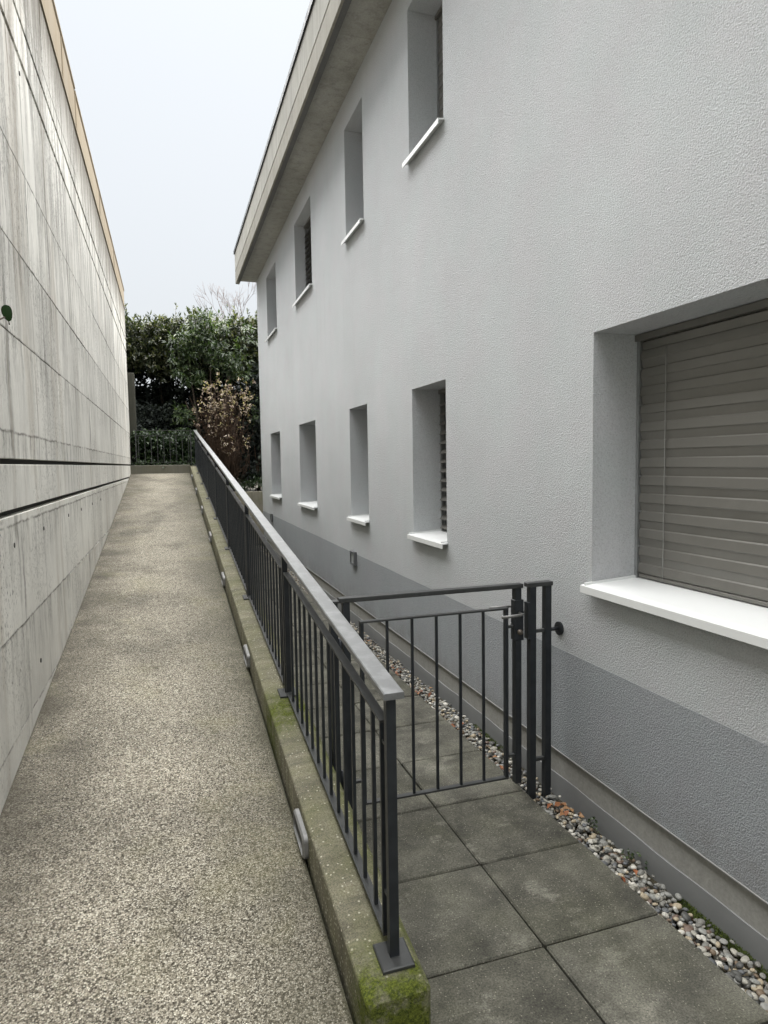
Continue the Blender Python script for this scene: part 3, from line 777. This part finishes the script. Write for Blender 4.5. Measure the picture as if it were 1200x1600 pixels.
while yy < 14.4:
    for layer in (0, 1):
        x = 1.716 + (.006 if layer else 0)
        while x < XR - .040 + random.uniform(-.014, .010):
            pts.append((x + random.uniform(-.010, .010), yy + random.uniform(-.013, .013), -.092 + .026 * layer + random.uniform(-.008, .010), layer)); x += .024
    yy += step
random.shuffle(pts)
near = sorted([p for p in pts if p[3] == 1 and 1.45 < p[1]], key=lambda p: p[1])[:300]
nset = set(near)
pme = []
for i, (vs, fs) in enumerate(PEB):
    me = bpy.data.meshes.new('pebble'); me.from_pydata(vs, [], fs); me.polygons.foreach_set('use_smooth', [True] * len(fs)); me.materials.append(M_PEBBLE); pme.append(me)
def psize(): return random.choice((1, 1, 1, 1, 1.5)) * random.uniform(.0066, .0128)
for p in near:
    o = link('pebble', random.choice(pme), gs, loc=(min(max(p[0], 1.728), XR - .004), p[1], p[2])); s = psize()
    o.scale = (s * random.uniform(.8, 1.5), s * random.uniform(.8, 1.2), s * random.uniform(.5, .85)); o.rotation_euler = (random.uniform(-.4, .4), random.uniform(-.4, .4), random.uniform(0, 6.3))
gm = MB()
for p in pts:
    if p in nset: continue
    vs, fs = random.choice(PEB if p[1] < 4.5 else PEB1); s = psize(); sc = Vector((s * random.uniform(.8, 1.5), s * random.uniform(.8, 1.2), s * random.uniform(.5, .85)))
    R = Matrix.Rotation(random.uniform(0, 6.3), 3, 'Z') @ Matrix.Rotation(random.uniform(-.4, .4), 3, 'X'); c_ = Vector((min(max(p[0], 1.728), XR), p[1], p[2]))
    gm.add([tuple(R @ Vector((v[0] * sc.x, v[1] * sc.y, v[2] * sc.z)) + c_) for v in vs], fs, True)
gm.build('pebble_mass', M_PEBBLE, gs, 'stuff')

# ------------------------------------------------------------------ leaves
def leaves(P, D, Nn, ln, wd, fold=.25):
    """arrays of leaf base points, directions, normals, lengths and widths -> one mesh of folded six-vertex leaves"""
    n_ = len(P)
    D = D / np.linalg.norm(D, axis=1, keepdims=True); S = np.cross(D, Nn); S /= np.linalg.norm(S, axis=1, keepdims=True) + 1e-9; U = np.cross(S, D)
    ln = ln[:, None]; wd = wd[:, None]
    v = np.stack([P, P + D * ln * .45 + S * wd * .5 + U * wd * fold, P + D * ln * .45 - S * wd * .5 + U * wd * fold, P + D * ln * .5, P + D * ln - U * ln * .12], 1).reshape(-1, 3)
    b = np.arange(n_)[:, None] * 5
    f = np.concatenate([b + np.array([0, 3, 1]), b + np.array([1, 3, 4]), b + np.array([0, 2, 3]), b + np.array([2, 4, 3])], 0)
    return v, f
def np_mesh(name, v, f, mat, parent=None, kind=None, loc=None):
    me = bpy.data.meshes.new(name); nv, nf = len(v), len(f)
    me.vertices.add(nv); me.vertices.foreach_set('co', v.astype(np.float32).ravel())
    me.loops.add(nf * 3); me.loops.foreach_set('vertex_index', f.astype(np.int32).ravel())
    me.polygons.add(nf); me.polygons.foreach_set('loop_start', np.arange(nf, dtype=np.int32) * 3); me.polygons.foreach_set('loop_total', np.full(nf, 3, np.int32))
    me.update(); me.validate(); me.materials.append(mat)
    return link(name, me, parent, kind, loc)
def unit(n_): a = rng.normal(size=(n_, 3)); return a / np.linalg.norm(a, axis=1, keepdims=True)
def sprigs(C, per, spread, ln, wd, droop=-.2, updir=.3):
    """leaves gathered in small sprigs round the points C"""
    n_ = len(C) * per; B = np.repeat(C, per, 0)
    ax = np.repeat(unit(len(C)) + np.array([0, -.4, updir]), per, 0)
    t = rng.random((n_, 1)); P = B + ax * t * spread + unit(n_) * .02
    D = unit(n_) + ax * .8 + np.array([0, -.2, droop]); Nn = unit(n_) * .6 + np.array([0, -.35, .9])
    return leaves(P, D, Nn, ln * rng.uniform(.65, 1.2, n_), wd * rng.uniform(.7, 1.2, n_))
def ellipsoid(n_, c, r, shell=.55):
    u = unit(n_); q = shell + (1 - shell) * rng.random((n_, 1)) ** .7
    return np.array(c) + u * q * np.array(r)
def join(L):
    v = []; f = []; b = 0
    for a, c_ in L: v.append(a); f.append(c_ + b); b += len(a)
    return np.concatenate(v), np.concatenate(f)

# garden beds behind the ramp and behind the house
MB().box(-6, .66, 15.11, 40, -.19, 1.66).build('garden_bed', M_SOIL, kind='structure')
MB().box(.662, 20, 15.45, 40, -.19, 1.02).build('garden_bed', M_SOIL, kind='structure')
rw = thing('retaining_wall', 'low board marked retaining wall below the shrubs at the end of the lower path', 'wall')
for q in range(14):
    x0 = .68 + q * .16
    MB().bevbox(x0, x0 + .157, 15.2, 15.44, -.1, 1.10 + random.uniform(-.004, .004), .004).build('wall_board', M_RETAIN, rw)

# tall hedge
hd = thing('hedge', 'tall dark clipped laurel hedge closing off the far end above the ramp', 'hedge')
def hedge_top(x): return 5.13 + .04 * math.sin(x * 3.1) + .03 * math.sin(x * 8.3 + 1) + .12 * max(0, min(1, x - .2))
C = []
while len(C) < 4600:
    x, y, z = rng.uniform(-1.6, 3.4), rng.uniform(16.3, 17.9), rng.uniform(3.55, 5.4)
    lo = 3.93 - .10 * math.sin(x * 2.3 + 1) - .35 * max(0, min(1, (x - .3) * 2)); 
    if z > hedge_top(x) - .03 or z < lo + rng.uniform(-.12, .12): continue
    edge = min(hedge_top(x) - z, y - 16.3)
    if edge > .45 and rng.random() < .55: continue
    C.append((x, y, z))
np_mesh('foliage', *sprigs(np.array(C), 8, .14, .12, .05, -.05, .5), L_HEDGE, hd)
C = []
while len(C) < 4200:
    x, y, z = rng.uniform(-1.8, 3.4), rng.uniform(17.2, 19.2), rng.uniform(1.5, 3.95)
    lim = 3.74 + .08 * math.sin(x * 5 + 2) + .05 * math.sin(x * 13)
    if z > lim: continue
    C.append((x, y, z))
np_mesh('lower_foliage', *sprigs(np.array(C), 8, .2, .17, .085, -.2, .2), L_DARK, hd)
# dark crown interior of the upper hedge
C = np.stack([rng.uniform(-1.8, 3.4, 1800), rng.uniform(17.2, 18.8, 1800), rng.uniform(3.98, 4.98, 1800)], 1)
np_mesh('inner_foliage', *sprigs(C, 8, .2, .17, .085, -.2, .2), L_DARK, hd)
for x in (-1.2, -.05, .9, 2.1):
    y = rng.uniform(17.0, 17.5); MB().tube([(x, y, 1.1), (x + .05, y + .03, 2.4), (x - .04, y, 3.6), (x + .02, y, 4.5)], [.05, .045, .035, .02], 7).build('trunk', M_BARK, hd)
sv = MB(); LV = []
for x, h_ in ((.30, .33), (.62, .22), (.73, .27), (1.05, .36), (1.12, .25), (1.55, .3), (2.0, .3), (-.35, .15), (-.5, .14), (-.12, .14), (-.73, .32), (-.80, .25), (.1, .12), (1.8, .25)):
    y = 16.5 + rng.uniform(-.1, .2); z = hedge_top(x) - .1; tip = (x + rng.uniform(-.05, .05), y, z + .1 + h_)
    sv.tube([(x, y, z), tip], [.005, .002], 4)
    for q in range(int(6 + h_ * 30)):
        t = rng.random(); p = np.array([[x + (tip[0] - x) * t, y, z + (tip[2] - z) * t]]); LV.append(leaves(p, unit(1) * .7 + np.array([[0, 0, .8]]), unit(1), np.array([.075]), np.array([.028])))
sv.build('shoot_stem', M_TWIG, hd); np_mesh('shoot_leaves', *join(LV), L_HEDGE, hd)

# bright laurel growing through the hedge
la = thing('laurel_shrub', 'bright green laurel with long glossy leaves growing in front of the hedge', 'shrub')
LV = []
for cx, cz, rx, rz_, n_ in ((1.02, 4.90, .48, .32, 80), (.52, 4.55, .40, .30, 70), (.98, 4.45, .45, .36, 80), (.48, 4.05, .36, .30, 55), (.62, 3.72, .30, .24, 34), (1.55, 4.15, .30, .32, 34), (1.7, 3.8, .3, .3, 24), (1.22, 4.03, .35, .26, 30), (.38, 2.78, .24, .3, 34), (2.05, 2.9, .3, .4, 34), (1.95, 4.75, .3, .25, 14)):
    LV.append(sprigs(ellipsoid(n_, (cx, 15.95, cz), (rx, .35, rz_), .4), 8, .17, .135, .042, -.55, .35))
np_mesh('crown', *join(LV), L_LAUREL, la)
tr = MB()
for x0, x1, z1 in ((.9, .5, 4.5), (1.0, 1.05, 5.0), (1.1, 1.5, 4.3), (1.0, .45, 3.2), (1.2, 1.9, 3.6)):
    tr.tube([(x0, 16.1, 1.0), (x0 * .7 + x1 * .3, 16.1, 2.2), (x1, 16.0, z1)], [.04, .03, .01], 6)
tr.build('trunk', M_BARK, la)

# withered shrub
wi = thing('withered_shrub', 'withered shrub with pale dry leaves above a tangle of brown twigs', 'shrub')
tw = MB(); tips = []
for q in range(260):
    a = rng.uniform(0, 6.28); x0, y0 = 1.2 + rng.uniform(-.3, .3), 15.75 + rng.uniform(-.15, .15)
    rr = rng.uniform(.1, .75); x1, y1, z1 = 1.22 + rr * math.cos(a), 15.6 + .3 * math.sin(a), rng.uniform(1.9, 3.75) - .5 * rr
    mid = ((x0 + x1) / 2 + rng.uniform(-.1, .1), (y0 + y1) / 2, (1.05 + z1) / 2 + .1)
    tw.tube([(x0, y0, 1.02), mid, (x1, y1, z1)], [.007, .005, .002], 4)
    tips.append((x1, y1, z1))
    for _ in range(3):
        b_ = Vector((x1, y1, z1)).lerp(Vector(mid), rng.random()); d_ = Vector(unit(1)[0]) * .22
        tw.tube([b_, b_ + d_], [.003, .0015], 3)
tw.build('twigs', M_TWIG, wi)
C = np.concatenate([ellipsoid(84, (1.16, 15.5, 3.22), (.54, .3, .46), .2), ellipsoid(30, (1.02, 15.5, 2.75), (.52, .3, .35), .3), ellipsoid(36, (1.75, 15.5, 3.2), (.25, .2, .5), .3), ellipsoid(30, (1.35, 15.45, 2.35), (.6, .3, .4), .3)])
np_mesh('dry_leaves', *sprigs(C, 5, .12, .075, .036, -.3, .3), L_DRY, wi)
C = np.concatenate([ellipsoid(130, (1.2, 15.6, 2.3), (.62, .25, .45), .2), ellipsoid(60, (1.1, 15.6, 2.9), (.6, .25, .4), .2)])
np_mesh('brown_leaves', *sprigs(C, 6, .12, .06, .02, -.5, .3), leafmat('brown_leaf', [(0, (.035, .018, .009)), (1, (.09, .048, .024))], .8, .1), wi)

# dark undergrowth to the right of it, low ivy on the bed edge, ivy behind the end railing
C = None
ug = thing('evergreen_bush', 'dark evergreen bush between the withered shrub and the house corner', 'bush')
C = np.concatenate([ellipsoid(300, (2.25, 16.1, 2.9), (.75, .5, 1.2), .3), ellipsoid(700, (1.4, 16.7, 2.6), (1.4, .5, 1.6), .1), ellipsoid(160, (2.2, 16.0, 1.7), (.7, .4, .6), .3)])
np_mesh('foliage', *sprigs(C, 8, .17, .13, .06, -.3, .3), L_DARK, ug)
st = MB()
for q in range(16):
    x = rng.uniform(1.7, 2.7); st.tube([(x, 15.9, 1.0), (x + rng.uniform(-.1, .1), 15.85, 1.7), (x + rng.uniform(-.3, .3), 15.9, 2.6)], [.012, .009, .004], 5)
st.build('stems', M_TWIG, ug)
n_ = 900
C = np.stack([rng.uniform(.7, 2.9, n_), rng.uniform(15.35, 16.2, n_), 1.06 + rng.uniform(0, .16, n_)], 1); C[:, 2] += .12 * np.sin(C[:, 0] * 4) ** 2 + np.clip(C[:, 1] - 15.5, 0, 1) * .4
o = np_mesh('ground_cover', *sprigs(C, 6, .08, .06, .035, -.1, .5), L_IVY, kind='stuff'); o['label'] = 'low dark ivy ground cover along the top of the retaining wall'; o['category'] = 'ground cover'
iv = thing('ivy_bush', 'glossy dark ivy bush behind the short railing at the end of the ramp', 'bush')
n_ = 1100
C = np.stack([rng.uniform(-.70, .62, n_), rng.uniform(15.2, 15.7, n_), rng.uniform(1.68, 2.5, n_)], 1); C[:, 2] -= .18 * rng.random(n_) * (C[:, 2] > 2.3)
np_mesh('foliage', *sprigs(C, 6, .10, .085, .05, -.45, .2), L_IVY, iv)
C = np.stack([rng.uniform(-.70, .46, 110), rng.uniform(14.98, 15.12, 110), rng.uniform(1.70, 1.80, 110)], 1)
np_mesh('trailing_leaves', *sprigs(C, 5, .06, .07, .045, -.5, .1), L_IVY, iv)
C = np.stack([rng.uniform(-.74, .8, 900), rng.uniform(16.1, 17.0, 900), rng.uniform(1.7, 3.1, 900)], 1)
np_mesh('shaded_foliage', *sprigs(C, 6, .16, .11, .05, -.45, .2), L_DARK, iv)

# bare tree beyond the hedge
bt = thing('bare_tree', 'bare leafless tree with fine pale twigs rising beyond the hedge', 'tree')
tk = MB(); tg = MB()
def grow(p, d, L, r_, dep):
    q = p + d * L; m_ = tk if dep < 2 else tg
    m_.tube([p, p + d * L * .5 + Vector(unit(1)[0]) * L * .04, q], [r_, r_ * .85, r_ * .7], 5 if dep < 3 else 3)
    if dep >= 6: return
    for _ in range(3 if dep < 5 else 4):
        nd = (d + Vector(unit(1)[0]) * .55 + Vector((0, 0, .12))).normalized(); grow(p + d * L * rng.uniform(.55, 1.0), nd, L * rng.uniform(.62, .8), max(r_ * .55, .006), dep + 1)
grow(Vector((4.9, 31, 0)), Vector((-.08, 0, 1)).normalized(), 4.05, .13, 0)
tk.build('trunk', M_BARE, bt); tg.build('twigs', M_BARE, bt)

# ------------------------------------------------------------------ small things
sg = thing('leaf_sprig', 'single round dark green leaf on a thin stem in front of the left wall', 'plant', loc=(XL, 3.40, 2.335))
MB().tube([(-.01, -.14, .0), (.04, -.04, .03), (.075, .05, .075)], [.006, .0055, .004], 6).build('stem', M_BARK, sg)
MB().tube([(.07, .045, .07), (.072, .10, .078), (.074, .155, .072), (.074, .165, .060)], [.002, .0015, .0022, .004], 5).build('side_stem', M_BARK, sg)
lf = MB(); ring = []
for q in range(14):
    a = 2 * math.pi * q / 14; u = .055 - .055 * math.cos(a); vv = .040 * math.sin(a) * (1 + .25 * math.cos(a - math.pi) * -1)
    ring.append((u, vv))
ax = Vector((.15, .62, .55)).normalized(); sdv = ax.cross(Vector((.8, -.6, 0))).normalized(); nn = ax.cross(sdv)
o0 = Vector((.075, .05, .075))
vs = [tuple(o0 + ax * .055 - nn * .004)] + [tuple(o0 + ax * u + sdv * v_ + nn * .004) for u, v_ in ring]
lf.add(vs, [(0, 1 + i, 1 + (i + 1) % 14) for i in range(14)], True)
lf.build('leaf', L_FRESH, sg); sg.scale = (.86, .86, .86)

LV = []
for (y, x, n_, sp_) in ((2.78, 1.80, 9, .045), (2.70, 1.84, 5, .03), (3.35, 1.75, 6, .05), (3.9, 1.75, 5, .05), (4.6, 1.76, 8, .06), (5.1, 1.75, 12, .08), (6.2, 1.75, 12, .10), (2.25, 1.80, 2, .03), (7.4, 1.76, 12, .15)):
    P = np.stack([np.clip(x + rng.normal(0, .03, n_), 1.73, 1.90), y + rng.normal(0, sp_, n_), np.full(n_, -.042) + rng.uniform(-.012, .012, n_)], 1)
    D = unit(n_) * np.array([1, 1, .25]); LV.append(leaves(P, D, unit(n_) * .4 + np.array([0, 0, 1]), rng.uniform(.03, .055, n_), rng.uniform(.018, .03, n_)))
o = np_mesh('leaf_litter', *join(LV), L_LITTER, kind='stuff'); o['label'] = 'scattered rust brown dead leaves lying on the pebble strip'; o['category'] = 'dead leaves'
for (x, y, lab) in ((1.895, 2.62, 'tiny green weed at the membrane beside the latch posts'), (1.888, 2.335, 'tiny round leaved weed growing between pebbles along the wall foot')):
    wd_ = thing('weed', lab, 'weed', 'weeds in the pebble strip', (x, y, -.075))
    C = np.stack([rng.normal(0, .008, 9), rng.normal(0, .018, 9), rng.uniform(.010, .026, 9)], 1)
    np_mesh('leaves', *sprigs(C, 3, .012, .018, .014, .1, .5), L_LAUREL, wd_)
    MB().tube([(0, 0, -.01), (.003, .002, .01), (0, .005, .022)], .0015, 4).build('stem', M_TWIG, wd_)
def moss_tufts(name, regs, label):
    LV = []
    for (x0, x1, y0, y1, z, n_) in regs:
        P = np.stack([rng.uniform(x0, x1, n_), rng.uniform(y0, y1, n_), np.full(n_, z) + rng.uniform(-.004, .004, n_)], 1)
        LV.append(leaves(P, unit(n_) * .8 + np.array([0, 0, .9]), unit(n_), rng.uniform(.006, .013, n_), rng.uniform(.003, .005, n_)))
    o = np_mesh(name, *join(LV), leafmat('moss_green', [(0, (.03, .05, .008)), (1, (.10, .13, .02))], .8, .1), kind='stuff'); o['label'] = label; o['category'] = 'moss'
moss_tufts('moss', [(1.875, 1.922, 1.70, 2.05, -.08, 2600), (1.885, 1.922, 1.5, 1.68, -.085, 700), (1.88, 1.92, 3.55, 3.95, -.075, 900)], 'dark green moss cushion at the foot of the membrane strip')
